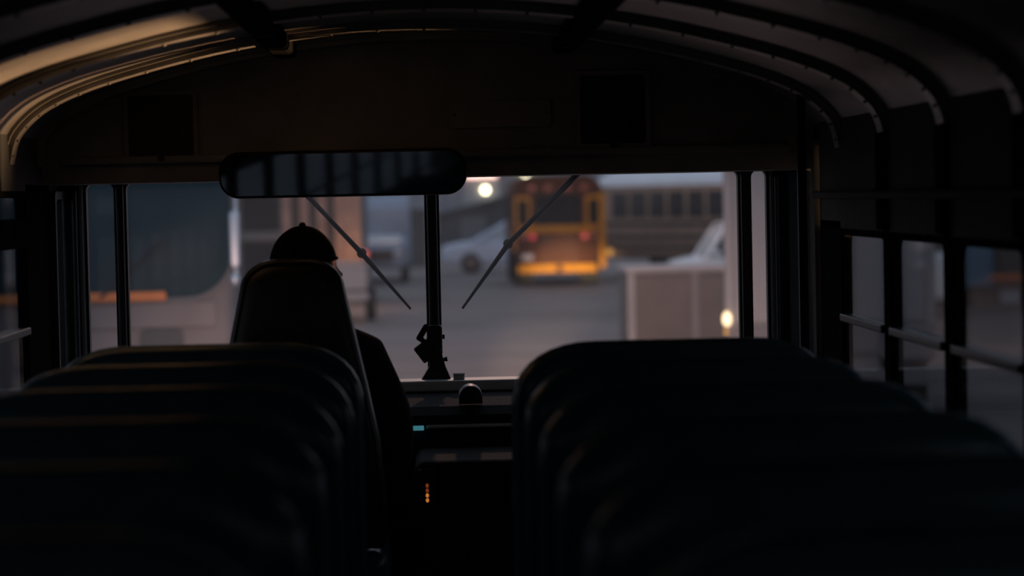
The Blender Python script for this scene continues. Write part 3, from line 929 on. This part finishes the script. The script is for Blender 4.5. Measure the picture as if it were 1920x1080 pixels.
sh = grow(['pelvis', 'waist', 'chest', 'upper', 'r_sh', 'r_el', 'l_sh', 'l_el'],
          [('pelvis', 'waist'), ('waist', 'chest'), ('chest', 'upper'), ('upper', 'r_sh'), ('r_sh', 'r_el'), ('upper', 'l_sh'), ('l_sh', 'l_el'), ('r_el', 'r_cf'), ('l_el', 'l_cf'), ('upper', 'collar')],
          0.014, {'r_cf': (lerp('r_el', 'r_wr', 0.72), (0.048, 0.048)), 'l_cf': (lerp('l_el', 'l_wr', 0.72), (0.048, 0.048)), 'collar': (lerp('upper', 'neck', 0.75), (0.072, 0.072))})
fuse('shirt', sh, M['shirt'], dr, 0.008, 3)
tr_ = grow(['pelvis', 'r_hip', 'r_kn', 'r_an', 'l_hip', 'l_kn', 'l_an'], [('pelvis', 'r_hip'), ('r_hip', 'r_kn'), ('r_kn', 'r_an'), ('pelvis', 'l_hip'), ('l_hip', 'l_kn'), ('l_kn', 'l_an')], 0.012)
fuse('trousers', tr_, M['trousers'], dr, 0.008, 3)
for p in ('r', 'l'):
    a, t_ = Vector(J[p + '_an'][0]), Vector(J[p + '_toe'][0])
    s_ = tube([a + Vector((0, -0.06, -0.075)), a + Vector((0, -0.03, -0.05)), a + Vector((0, 0.04, -0.055)), t_ + Vector((0, 0, -0.005)), t_ + Vector((0, 0.05, -0.008))], [0.03, 0.048, 0.052, 0.046, 0.025], 12)
    obj('shoe', s_, M['black'], dr, smooth=True)
# cap: dome over the skull with a rolled edge and a top button
cb = bmesh.new()
bmesh.ops.create_uvsphere(cb, u_segments=48, v_segments=72, radius=1)
bmesh.ops.delete(cb, geom=[v for v in cb.verts if v.co.z < 0.08 - 0.25 * (-v.co.y if v.co.y < 0 else -0.35 * v.co.y)], context='VERTS')
for v in cb.verts:
    q = v.co.copy()
    v.co = HC + TURN @ Vector((q.x * 0.083, q.y * 0.098, q.z * 0.113 + 0.004))
bmesh.ops.solidify(cb, geom=list(cb.faces), thickness=0.005)
cp_ = obj('cap', cb, M['cap'], dr, smooth=True)
rl = []
for i in range(36):
    a = 2 * PI * i / 36
    yy = math.sin(a)
    zz = 0.085 - 0.25 * (-yy if yy < 0 else -0.35 * yy)
    k_ = math.sqrt(max(0.0, 1 - zz * zz))
    rl.append(HC + TURN @ Vector((math.cos(a) * 0.084 * k_, yy * 0.099 * k_, zz * 0.113 + 0.004)))
obj('cap_band', tube(rl, 0.004, 8, closed=True), M['cap'], cp_, smooth=True)
obj('button', ball(HC + Vector((0, 0, 0.119)), 0.011, 0.011, 0.008, 10, 7), M['cap'], cp_, smooth=True)
# beard on cheeks and chin
bb = bmesh.new()
bmesh.ops.create_uvsphere(bb, u_segments=40, v_segments=28, radius=1)
bmesh.ops.delete(bb, geom=[v for v in bb.verts if not (v.co.z < -0.32 and v.co.y > -0.15) or (abs(v.co.x) < 0.24 and v.co.z > -0.56 and v.co.y > 0)], context='VERTS')
for v in bb.verts:
    v.co = HC + TURN @ (head_shape(v.co) * 1.07)
bmesh.ops.solidify(bb, geom=list(bb.faces), thickness=0.008)
obj('beard', bb, M['hair'], dr, smooth=True)
for sx_ in (-1, 1):
    ey = obj('eye', ball(HC + TURN @ Vector((sx_ * 0.029, 0.0715, 0.0)), 0.0108, 0.0108, 0.0075, 14, 9), M['eyewhite'], dr, smooth=True)
    obj('iris', ball(HC + TURN @ Vector((sx_ * 0.0295, 0.0800, 0.0)), 0.0045, 0.0036, 0.0045, 12, 8), M['black'], ey, smooth=True)
hb = bmesh.new()
bmesh.ops.create_uvsphere(hb, u_segments=32, v_segments=20, radius=1)
bmesh.ops.delete(hb, geom=[v for v in hb.verts if not (-0.45 < v.co.z < 0.35 and v.co.y < 0.1)], context='VERTS')
for v in hb.verts:
    v.co = HC + TURN @ (head_shape(v.co) * 1.05)
bmesh.ops.solidify(hb, geom=list(hb.faces), thickness=0.006)
obj('hair', hb, M['hair'], dr, smooth=True)


# ================================================================== OUTSIDE
def wheel(parent, c, r, w, axis='x'):
    wv = obj('wheel', cyl(c, r, w, axis, 24, 0.04), M['rubber'], parent, smooth=True)
    obj('hub_cap', cyl(c, r * 0.5, w * 1.06, axis, 16), M['hub'], wv)


def body_loft(stations, bev=0.12, n=4):
    """stations along y: (y, half width, z0, z1)"""
    return loft([[(x, y, z) for x, z in rrect(2 * hw, z1 - z0, min(bev, hw * 0.9, (z1 - z0) * 0.45), n, 0, (z0 + z1) / 2)] for y, hw, z0, z1 in stations])


# ---- school bus ahead, seen from the rear (local: y = 0 at its rear, ground z = 0)
sb = thing('school_bus', 'yellow school bus ahead seen from behind, its yellow rear tape lit by an added spot', 'bus', (3.37, 65, GZ))
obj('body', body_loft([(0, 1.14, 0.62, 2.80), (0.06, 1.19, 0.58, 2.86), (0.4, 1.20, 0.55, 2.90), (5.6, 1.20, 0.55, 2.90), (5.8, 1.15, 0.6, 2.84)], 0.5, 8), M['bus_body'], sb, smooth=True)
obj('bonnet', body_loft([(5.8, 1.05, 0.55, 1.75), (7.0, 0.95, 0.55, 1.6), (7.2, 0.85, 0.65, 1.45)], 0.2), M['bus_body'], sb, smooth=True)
obj('rear_window', slab(rrect(1.18, 0.82, 0.08, 4, 0, 1.98), -0.03, 0.05, 0.01), M['bus_dark'], sb)
for s in (-1, 1):
    wf = obj('side_rear_window', slab(rrect(0.27, 0.66, 0.06, 4, s * 0.92, 1.93), -0.03, 0.05, 0.01), M['bus_dark'], sb)
    obj('window_frame', ringframe(rrect(0.43, 0.82, 0.08, 4, s * 0.92, 1.95), rrect(0.27, 0.66, 0.06, 4, s * 0.92, 1.93), -0.05, 0.03), M['tape'], wf)
    obj('tail_lamp', cyl((s * 0.68, -0.03, 1.31), 0.075, 0.07, 'y', 16), M['red'], sb)
    obj('lower_lamp', cyl((s * 0.92, -0.03, 1.31), 0.07, 0.06, 'y', 16), M['redoff'], sb)
    for k_ in range(2):
        obj('warning_lamp', cyl((s * (0.26 + 0.42 * k_), -0.03, 2.56), 0.085, 0.10, 'y', 16), M['redoff'], sb)
obj('belt_tape', box(-1.02, 0.98, -0.035, 0.02, 1.40, 1.60, 0.01), M['tape'], sb)
obj('edge_tape', box(1.06, 1.22, -0.04, 0.03, 0.46, 2.42, 0.02), M['tape'], sb)
obj('edge_tape', box(-1.19, -1.11, -0.02, 0.03, 0.95, 1.5, 0.02), M['tape'], sb)
obj('emergency_door', slab(rrect(0.98, 1.86, 0.06, 4, 0, 1.50), -0.012, 0.03, 0.006), M['bus_body'], sb)
obj('door_handle', box(-0.40, -0.22, -0.06, -0.01, 1.2, 1.26, 0.01), M['steel'], sb)
obj('number_plate', box(-0.98, -0.68, -0.03, 0.01, 0.70, 0.86, 0.004), M['plate'], sb)
bm = obj('bumper', box(-1.08, 0.98, -0.20, 0.04, 0.37, 0.59, 0.05), M['tape'], sb)
obj('hitch', box(-0.08, 0.08, -0.23, -0.16, 0.40, 0.56, 0.02), M['bus_body'], bm)
obj('side_lamp', ball((1.33, 0.06, 0.86), 0.09, 0.06, 0.10, 12, 8), M['amberl'], sb, smooth=True)
obj('lamp_bracket', tube([(1.18, 0.08, 0.86), (1.30, 0.08, 0.86)], 0.02, 8), M['steel'], sb)
for s in (-1, 1):
    wheel(sb, (s * 0.88, 1.9, 0.48), 0.48, 0.5)
    wheel(sb, (s * 1.0, 6.1, 0.48), 0.48, 0.28)
    obj('mud_flap', box(s * 0.88 - 0.26, s * 0.88 + 0.26, 1.25, 1.27, 0.15, 0.62), M['rubber'], sb)
    for i in range(6):
        obj('side_window', box(s * 1.195 - 0.02, s * 1.195 + 0.02, 0.7 + i * 0.8, 1.35 + i * 0.8, 1.75, 2.4), M['bus_dark'], sb)
obj('rear_axle', tube([(-0.9, 1.9, 0.48), (0.9, 1.9, 0.48)], 0.09, 10), M['steel'], sb)
obj('exhaust_pipe', tube([(0.35, -0.06, 0.42), (0.35, 1.3, 0.45)], 0.05, 10), M['steel'], sb)

# ---- second school bus, side on, behind at the right
p0 = at(1118, 420, 71)
pb = thing('parked_school_bus', 'tan school bus parked slantwise, side windows and pale roof in view', 'bus', (5.75, 73.5, GZ), 0)
pb.rotation_euler = (0, 0, math.radians(-50))       # local +x runs right and toward us
Lb = 11.0
# local: x along the bus 0..Lb, y = -1.2 is the side we see
obj('body', loft([[(x, y, z) for y, z in rrect(2 * hw, z1 - z0, 0.2, 5, 0, (z0 + z1) / 2)] for x, hw, z0, z1 in ((0, 1.1, 0.55, 2.62), (0.15, 1.2, 0.5, 2.66), (Lb - 0.15, 1.2, 0.5, 2.66), (Lb, 1.1, 0.55, 2.62))]), M['tan_bus'], pb, smooth=True)
obj('roof', loft([[(x, hw * math.cos(PI * i / 14), 2.58 + 0.46 * math.sin(PI * i / 14)) for i in range(15)] for x, hw in ((0.02, 1.16), (0.3, 1.215), (Lb - 0.3, 1.215), (Lb - 0.02, 1.16))]), M['white_roof'], pb, smooth=True)
for i in range(13):
    x = 0.75 + i * 0.76
    wd = obj('side_window', box(x, x + 0.60, -1.225, -1.19, 1.68, 2.42, 0.01), M['pwin'], pb)
    obj('sash_bar', box(x, x + 0.60, -1.24, -1.2, 2.03, 2.07), M['tan_dark'], wd)
for z in (1.50, 1.15, 0.85):
    obj('rub_rail', box(0.1, Lb - 0.1, -1.235, -1.19, z - 0.05, z + 0.05, 0.01), M['tan_dark'], pb)
obj('belt_panel', box(0.05, Lb - 0.05, -1.222, -1.19, 1.56, 1.64), M['tan_bus'], pb)
for x in (2.6, 8.6):
    for s in (-1, 1):
        wheel(pb, (x, s * 1.0, 0.48), 0.48, 0.3, 'y')
obj('side_lamp', ball((0.4, -1.25, 1.0), 0.08, 0.04, 0.08, 10, 8), M['redoff'], pb)

# ---- pale box truck close on the right
bt = thing('box_truck', 'tall pale box truck rear at the right with a lit marker lamp', 'truck', (4.165, 26, GZ), math.radians(-8.5))
obj('cargo_box', box(-1.075, 1.075, 0, 5.2, 0.98, 3.35, 0.03), M['pale'], bt)
for s in (-1, 1):
    obj('corner_post', box(s * 1.04 - 0.05, s * 1.04 + 0.05, -0.03, 0.05, 0.98, 3.35, 0.015), M['pale'], bt)
    dr_ = obj('rear_door', box(min(s * 0.01, s * 0.98), max(s * 0.01, s * 0.98), -0.02, 0.03, 1.02, 3.28, 0.01), M['pale'], bt)
    obj('lock_rod', tube([(s * 0.2, -0.04, 1.05), (s * 0.2, -0.04, 3.2)], 0.018, 8), M['pale2'], dr_)
obj('rear_sill', box(-1.08, 1.08, -0.06, 0.4, 0.62, 0.985, 0.02), M['pale2'], bt)
obj('skirt', box(-1.06, 1.06, 0.4, 5.2, 0.55, 0.98, 0.02), M['pale2'], bt)
obj('bumper', box(-1.0, 1.0, -0.12, 0.0, 0.35, 0.52, 0.02), M['pale2'], bt)
obj('bumper_bracket', box(-0.5, 0.5, -0.06, 0.3, 0.42, 0.7), M['pale2'], bt)
obj('marker_lamp', ball((-1.07, -0.07, 1.065), 0.045, 0.035, 0.075, 14, 10), M['lampo'], bt, smooth=True)
obj('marker_lamp_lens', ball((-1.08, -0.06, 0.925), 0.02, 0.02, 0.05, 10, 8), M['amberl'], bt, smooth=True)
obj('cab', body_loft([(5.3, 1.0, 0.55, 2.4), (5.9, 1.02, 0.5, 2.45), (6.6, 1.0, 0.5, 1.7), (7.4, 0.9, 0.55, 1.45)], 0.2), M['pale'], bt, smooth=True)
for y in (1.1, 6.3):
    for s in (-1, 1):
        wheel(bt, (s * 0.88, y, 0.42), 0.42, 0.3)

# ---- low panelled container
ct = thing('skip_container', 'low panelled container with a pale rim standing on the yard', 'container', (3.98, 36, GZ))
CW, CH = 1.13, 1.32
obj('shell', box(-CW, CW, 0.04, 1.7, 0.06, CH - 0.04), M['contain'], ct)
obj('rim', box(-CW - 0.03, CW + 0.03, -0.02, 1.74, CH - 0.08, CH, 0.02), M['contain_rim'], ct)
for x in (-CW + 0.05, -0.16, 0.62, CW - 0.05):
    obj('upright_rib', box(x - 0.05, x + 0.05, -0.03, 0.05, 0.06, CH - 0.08, 0.015), M['contain_rim'] if x < -1 else M['pale2'], ct)
for xa, xb in ((-CW + 0.1, -0.21), (-0.11, 0.57), (0.67, CW - 0.1)):
    obj('panel', box(xa, xb, 0.0, 0.05, 0.12, CH - 0.12, 0.012), M['contain'], ct)
for x in (-0.9, 0.9):
    obj('foot', box(x - 0.1, x + 0.1, 0.2, 1.5, 0.0, 0.07), M['steel'], ct)


# ---- cars
def car(name, label, loc, rz, L_, W_, H_, belt, hood, paint, glassm, cab0, cab1, slope=(0.55, 0.4), rear_h=None, tail=True):
    """local +y is the nose; y runs 0..L_"""
    c = thing(name, label, 'car', loc, rz)
    hw = W_ / 2
    rear_h = rear_h or belt
    obj('body', body_loft([(0, hw * 0.86, 0.45, rear_h - 0.1), (0.12, hw * 0.97, 0.32, rear_h), (cab0, hw, 0.25, belt), (cab1, hw, 0.25, belt), (L_ - 0.5, hw * 0.97, 0.27, hood), (L_ - 0.1, hw * 0.9, 0.32, hood - 0.08), (L_, hw * 0.8, 0.42, hood - 0.22)], 0.13), paint, c, smooth=True)
    b0, b1, t0, t1 = cab0 - 0.05, cab1 + 0.1, cab0 + slope[1], cab1 - slope[0]
    th = H_ - 0.05
    low = [(-hw * 0.93, b0), (hw * 0.93, b0), (hw * 0.93, b1), (-hw * 0.93, b1)]
    top = [(-hw * 0.76, t0), (hw * 0.76, t0), (hw * 0.76, t1), (-hw * 0.76, t1)]
    obj('glasshouse', loft([[(x, y, belt - 0.06) for x, y in low], [(x, y, th) for x, y in top]]), glassm, c)
    obj('roof', body_loft([(t0 - 0.06, hw * 0.70, th - 0.03, th + 0.03), (t0 + 0.1, hw * 0.80, th - 0.05, H_), (t1 - 0.1, hw * 0.80, th - 0.05, H_), (t1 + 0.06, hw * 0.70, th - 0.03, th + 0.03)], 0.03), paint, c, smooth=True)
    for i in range(4):
        obj('pillar', tube([(low[i][0] * 1.01, low[i][1], belt - 0.05), (top[i][0] * 1.01, top[i][1], th)], 0.055, 8), paint, c, smooth=True)
    for s in (-1, 1):
        obj('door_pillar', tube([(s * hw * 0.935, (b0 + b1) / 2, belt - 0.05), (s * hw * 0.765, (t0 + t1) / 2, th)], 0.04, 8), paint, c, smooth=True)
        obj('headlamp', ball((s * hw * 0.68, L_ - 0.06, hood - 0.22), 0.14, 0.09, 0.08, 12, 8), M['lens'], c, smooth=True)
        obj('tail_lamp', box(s * hw * 0.78 - 0.09, s * hw * 0.78 + 0.09, -0.02, 0.08, rear_h - 0.32, rear_h - 0.14, 0.02), M['redoff'], c)
        obj('wing_mirror', ball((s * (hw + 0.1), cab1 - 0.1, belt + 0.06), 0.11, 0.06, 0.08, 10, 8), paint, c, smooth=True)
        for y in (0.85, L_ - 0.9):
            wheel(c, (s * (hw - 0.1), y, 0.33), 0.33, 0.22)
    obj('grille', box(-hw * 0.45, hw * 0.45, L_ - 0.1, L_ + 0.01, 0.42, hood - 0.26, 0.02), M['black'], c)
    return c


# white pickup whose cab shows over the container (nose to the left)
car('pickup_truck', 'white pickup parked behind the low container, cab and hood showing', (9.7, 46.2, GZ), math.radians(90), 5.3, 1.9, 1.83, 1.20, 1.20, M['wcar'], M['carglass'], 3.3, 4.6, (0.30, 0.12), 1.2)
# pale blue car right of the centre post, nose toward us and to the left
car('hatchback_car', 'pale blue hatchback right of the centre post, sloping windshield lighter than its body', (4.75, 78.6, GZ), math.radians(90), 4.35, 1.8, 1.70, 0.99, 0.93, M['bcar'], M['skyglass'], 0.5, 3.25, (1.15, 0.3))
# blue grey van left of the centre post
vn = thing('panel_van', 'blue-grey van left of the centre post with a hood sheen painted pale', 'van', (-1.40, 70, GZ))
obj('body', body_loft([(0.9, 0.78, 1.05, 2.1), (1.3, 0.82, 0.45, 2.36), (2.0, 0.86, 0.35, 2.48), (5.2, 0.86, 0.35, 2.48), (5.4, 0.8, 0.5, 2.4)], 0.18), M['bvan'], vn, smooth=True)
obj('hood', body_loft([(0, 0.66, 0.5, 1.05), (0.1, 0.76, 0.42, 1.16), (1.0, 0.80, 0.40, 1.32), (1.4, 0.80, 0.40, 1.36)], 0.12), M['bvan'], vn, smooth=True)
obj('hood_sheen', body_loft([(0.06, 0.60, 1.14, 1.19), (0.9, 0.66, 1.28, 1.345)], 0.02), M['wcar'], vn, smooth=True)  # white slab imitates the bright reflection on the blue-grey hood
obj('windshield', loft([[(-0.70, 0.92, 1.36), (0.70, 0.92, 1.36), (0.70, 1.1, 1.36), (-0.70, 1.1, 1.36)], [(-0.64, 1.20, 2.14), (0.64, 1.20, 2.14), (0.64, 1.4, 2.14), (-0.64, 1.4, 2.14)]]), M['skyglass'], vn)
obj('grille', box(-0.4, 0.4, -0.03, 0.06, 0.6, 0.95, 0.02), M['black'], vn)
for s in (-1, 1):
    obj('headlamp', ball((s * 0.55, 0.0, 0.86), 0.1, 0.06, 0.08, 12, 8), M['lens'], vn, smooth=True)
    for y in (0.75, 4.4):
        wheel(vn, (s * 0.7, y, 0.34), 0.34, 0.22)

# dark utility cabinet between van and centre post
uc = thing('utility_cabinet', 'dark grey utility cabinet between the van and the centre post', 'cabinet', (-0.62, 85, GZ))
obj('body', box(-0.56, 0.56, 0, 1.2, 0.1, 1.95, 0.03), M['darkwall'], uc)
obj('cabinet_door', box(-0.5, 0.5, -0.03, 0.02, 0.2, 1.85, 0.015), M['darkwall'], uc)
obj('cap', box(-0.6, 0.6, -0.06, 1.26, 1.93, 2.02, 0.02), M['greywall'], uc)
obj('plinth', box(-0.6, 0.6, -0.04, 1.24, 0.0, 0.12), M['greywall'], uc)

# low trailer with a pale tailgate, behind the driver's head
ut = thing('utility_trailer', 'low trailer with a pale tailgate beside the driver silhouette', 'trailer', (-2.15, 48, GZ))
obj('tailgate', box(-0.95, 0.95, 0, 0.06, 0.66, 1.14, 0.015), M['contain_rim'], ut)
obj('top_rail', box(-0.98, 0.98, -0.03, 0.09, 1.10, 1.20, 0.02), M['pale'], ut)
obj('bumper', box(-0.98, 0.98, -0.10, 0.1, 0.46, 0.60, 0.02), M['contain_rim'], ut)
obj('bed', box(-0.9, 0.9, 0.05, 3.2, 0.55, 0.68), M['steel'], ut)
for s in (-1, 1):
    obj('side_board', box(s * 0.92 - 0.03, s * 0.92 + 0.03, 0.05, 3.2, 0.66, 1.12), M['contain'], ut)
    wheel(ut, (s * 0.98, 1.6, 0.33), 0.33, 0.2)
obj('tail_lamp', cyl((0.93, -0.06, 1.34), 0.07, 0.06, 'y', 14), M['red'], ut)
obj('lamp_stalk', box(0.90, 0.96, -0.03, 0.03, 1.18, 1.36), M['steel'], ut)

# ---- pale bus facing us, close on the left
fb = thing('facing_bus', 'pale bus with a large dark windshield and orange stripe facing us', 'bus', (-2.82, 20, GZ), math.radians(5.6))
obj('body', body_loft([(0, 1.18, 0.55, 2.9), (0.08, 1.24, 0.48, 3.0), (0.5, 1.27, 0.45, 3.08), (8, 1.27, 0.45, 3.08)], 0.16, 5), M['tbody'], fb, smooth=True)
obj('windshield', slab(rrect(2.42, 1.30, (0.12, 0.12, 0.2, 0.36), 8, 0.035, 2.30), -0.04, 0.03, 0.015), M['tglass'], fb, smooth=True)
obj('windshield_frame', ringframe(rrect(2.48, 1.38, (0.14, 0.14, 0.22, 0.39), 8, 0.035, 2.30), rrect(2.42, 1.30, (0.12, 0.12, 0.2, 0.36), 8, 0.035, 2.30), -0.03, 0.04), M['greywall'], fb)
obj('orange_stripe', box(-1.2, 0.72, -0.06, 0.02, 1.625, 1.70, 0.012), M['orange'], fb)
obj('cowl', box(0.05, 1.12, -0.02, 0.03, 1.40, 1.62, 0.02), M['tbody'], fb)
obj('grille', slab(rrect(0.34, 0.24, 0.05, 4, 0.68, 1.28), -0.04, 0.03, 0.01), M['darkwall'], fb)
obj('headlamp_bay', slab(rrect(0.26, 0.16, 0.05, 4, 0.92, 1.02), -0.04, 0.03, 0.01), M['darkwall'], fb)
obj('headlamp_bay', slab(rrect(0.26, 0.16, 0.05, 4, -0.92, 1.02), -0.04, 0.03, 0.01), M['darkwall'], fb)
obj('bumper', box(-1.2, 1.2, -0.14, 0.06, 0.45, 0.78, 0.05), M['tbody'], fb)
for s in (-1, 1):
    wpa = obj('wiper', tube([(s * 0.2, -0.07, 1.66), (s * 0.7, -0.07, 2.1)], 0.012, 6), M['black'], fb)
    wheel(fb, (s * 1.05, 1.6, 0.48), 0.48, 0.3)
    wheel(fb, (s * 1.05, 6.2, 0.48), 0.48, 0.3)
ma = obj('mirror_arm', tube([(1.22, 0.05, 2.62), (1.30, -0.06, 2.58), (1.285, -0.09, 2.45), (1.275, -0.1, 1.78)], 0.016, 8), M['chrome'], fb, smooth=True)
obj('mirror_head', slab(rrect(0.085, 0.46, 0.035, 5, 1.27, 2.10), -0.16, -0.06, 0.02), M['chrome'], ma, smooth=True)
obj('lower_mirror', ball((1.265, -0.11, 1.78), 0.04, 0.04, 0.06, 12, 8), M['chrome'], ma, smooth=True)

# ---- timber-sided building behind the driver
tb = thing('timber_building', 'brown building with upright siding boards behind the driver', 'building', (0, 56, GZ))
xl, xr = -4.6, -1.50
obj('wall', box(xl, xr, 0.06, 6, 0, 4.6), M['greywall'], tb)
n = 9
wb = (xr - (-3.25)) / n
for i in range(n):
    x = -3.25 + i * wb
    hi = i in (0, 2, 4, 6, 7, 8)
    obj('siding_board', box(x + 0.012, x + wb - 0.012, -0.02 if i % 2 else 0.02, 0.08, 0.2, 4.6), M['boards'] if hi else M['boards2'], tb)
obj('louver_panel', box(-4.15, -3.3, 0.0, 0.08, 1.72, 2.7, 0.02), M['louver'], tb)
obj('ledge', box(-4.3, -3.27, -0.12, 0.08, 1.50, 1.70, 0.02), M['greywall'], tb)
obj('roller_door', box(-4.15, -3.3, 0.0, 0.08, 0.3, 1.45, 0.02), M['louver'], tb)
obj('roof', box(xl - 0.2, xr + 0.2, -0.3, 6.2, 4.55, 4.8, 0.02), M['darkwall'], tb)

# ---- dark shed with a single-pitch roof
dsd = thing('dark_shed', 'low dark shed with a rising roof line behind the pale blue hatchback', 'shed', (1.9, 108, GZ))
obj('wall', slab([(-1.5, 0.0), (-1.5, 1.55), (2.3, 2.45), (2.3, 0.0)], 0.0, 3.0), M['darkwall'], dsd)
obj('roof', slab([(-1.75, 1.50), (2.5, 2.50), (2.5, 2.62), (-1.75, 1.62)], -0.25, 3.2), M['darkwall'], dsd)
obj('shed_door', box(-0.5, 0.6, -0.04, 0.02, 0.0, 1.5, 0.02), M['greywall'], dsd)

# ---- far warehouse with wall lamps
wh = thing('warehouse', 'long blue-grey warehouse at the far end of the yard', 'building', (0, 140, GZ))
obj('wall', box(-26, 30, 0.1, 12, 0, 9.0), M['bluegrey2'], wh)
xs = -7.6
i = 0
while xs < 11:
    wd = (1.25, 0.9, 1.5, 1.1)[i % 4]
    obj('wall_panel', box(xs + 0.03, xs + wd - 0.03, -0.06 if i % 3 else 0.0, 0.12, 0.3, 8.9, 0.02), M['bluegrey'] if i % 3 != 1 else M['bluegrey2'], wh)
    xs += wd
    i += 1
obj('plinth', box(-26, 30, -0.12, 0.12, 0, 0.32), M['greywall'], wh)
for (px, py, r, nm, lab) in ((910, 356, 0.20, 'wall_lamp', 'bright pale yellow lamp on the far warehouse, right of the mirror'), (986, 333, 0.19, 'wall_lamp', 'warm lamp high on the far warehouse above the yellow bus')):
    p = at(px, py, 139.7)
    lm = thing(nm, lab, 'lamp', p)
    obj('bulb', ball((0, 0, 0), r, r * 0.7, r, 14, 10), M['lampw'], lm, smooth=True)
    obj('bracket', box(-0.06, 0.06, 0.05, 0.235, r * 0.6, r + 0.12), M['steel'], lm)
p = at(902, 329, 139.7)
lm = thing('tube_lamp', 'pink-lit tube lamp on the far warehouse just above the mirror corner', 'lamp', p)
obj('tube', tube([(-0.85, 0, 0), (0.85, 0, 0)], 0.13, 10), M['lampp'], lm, smooth=True)
obj('bracket', box(-0.4, 0.4, 0.05, 0.235, 0.0, 0.10), M['steel'], lm)

# ---- brown building seen through the door-side windows
bb_ = thing('brown_building', 'brown building with a blue shutter seen through the side windows', 'building', (12.0, 49, GZ))
obj('wall', box(-2.4, 7.0, 0.1, 8, 0, 5.6), M['brownwall'], bb_)
obj('shutter', box(-1.55, -0.90, 0.0, 0.12, 0.42, 1.42, 0.02), M['bluedoor'], bb_)
obj('shutter_frame', ringframe(rrect(0.77, 1.12, 0.01, 2, -1.225, 0.92), rrect(0.65, 1.0, 0.01, 2, -1.225, 0.92), -0.04, 0.12), M['darkwall'], bb_)
obj('window', box(-0.75, -0.35, 0.02, 0.12, 0.05, 0.32, 0.01), M['bluegrey'], bb_)
obj('eaves', box(-2.6, 7.2, -0.3, 8.2, 5.55, 5.8, 0.02), M['darkwall'], bb_)
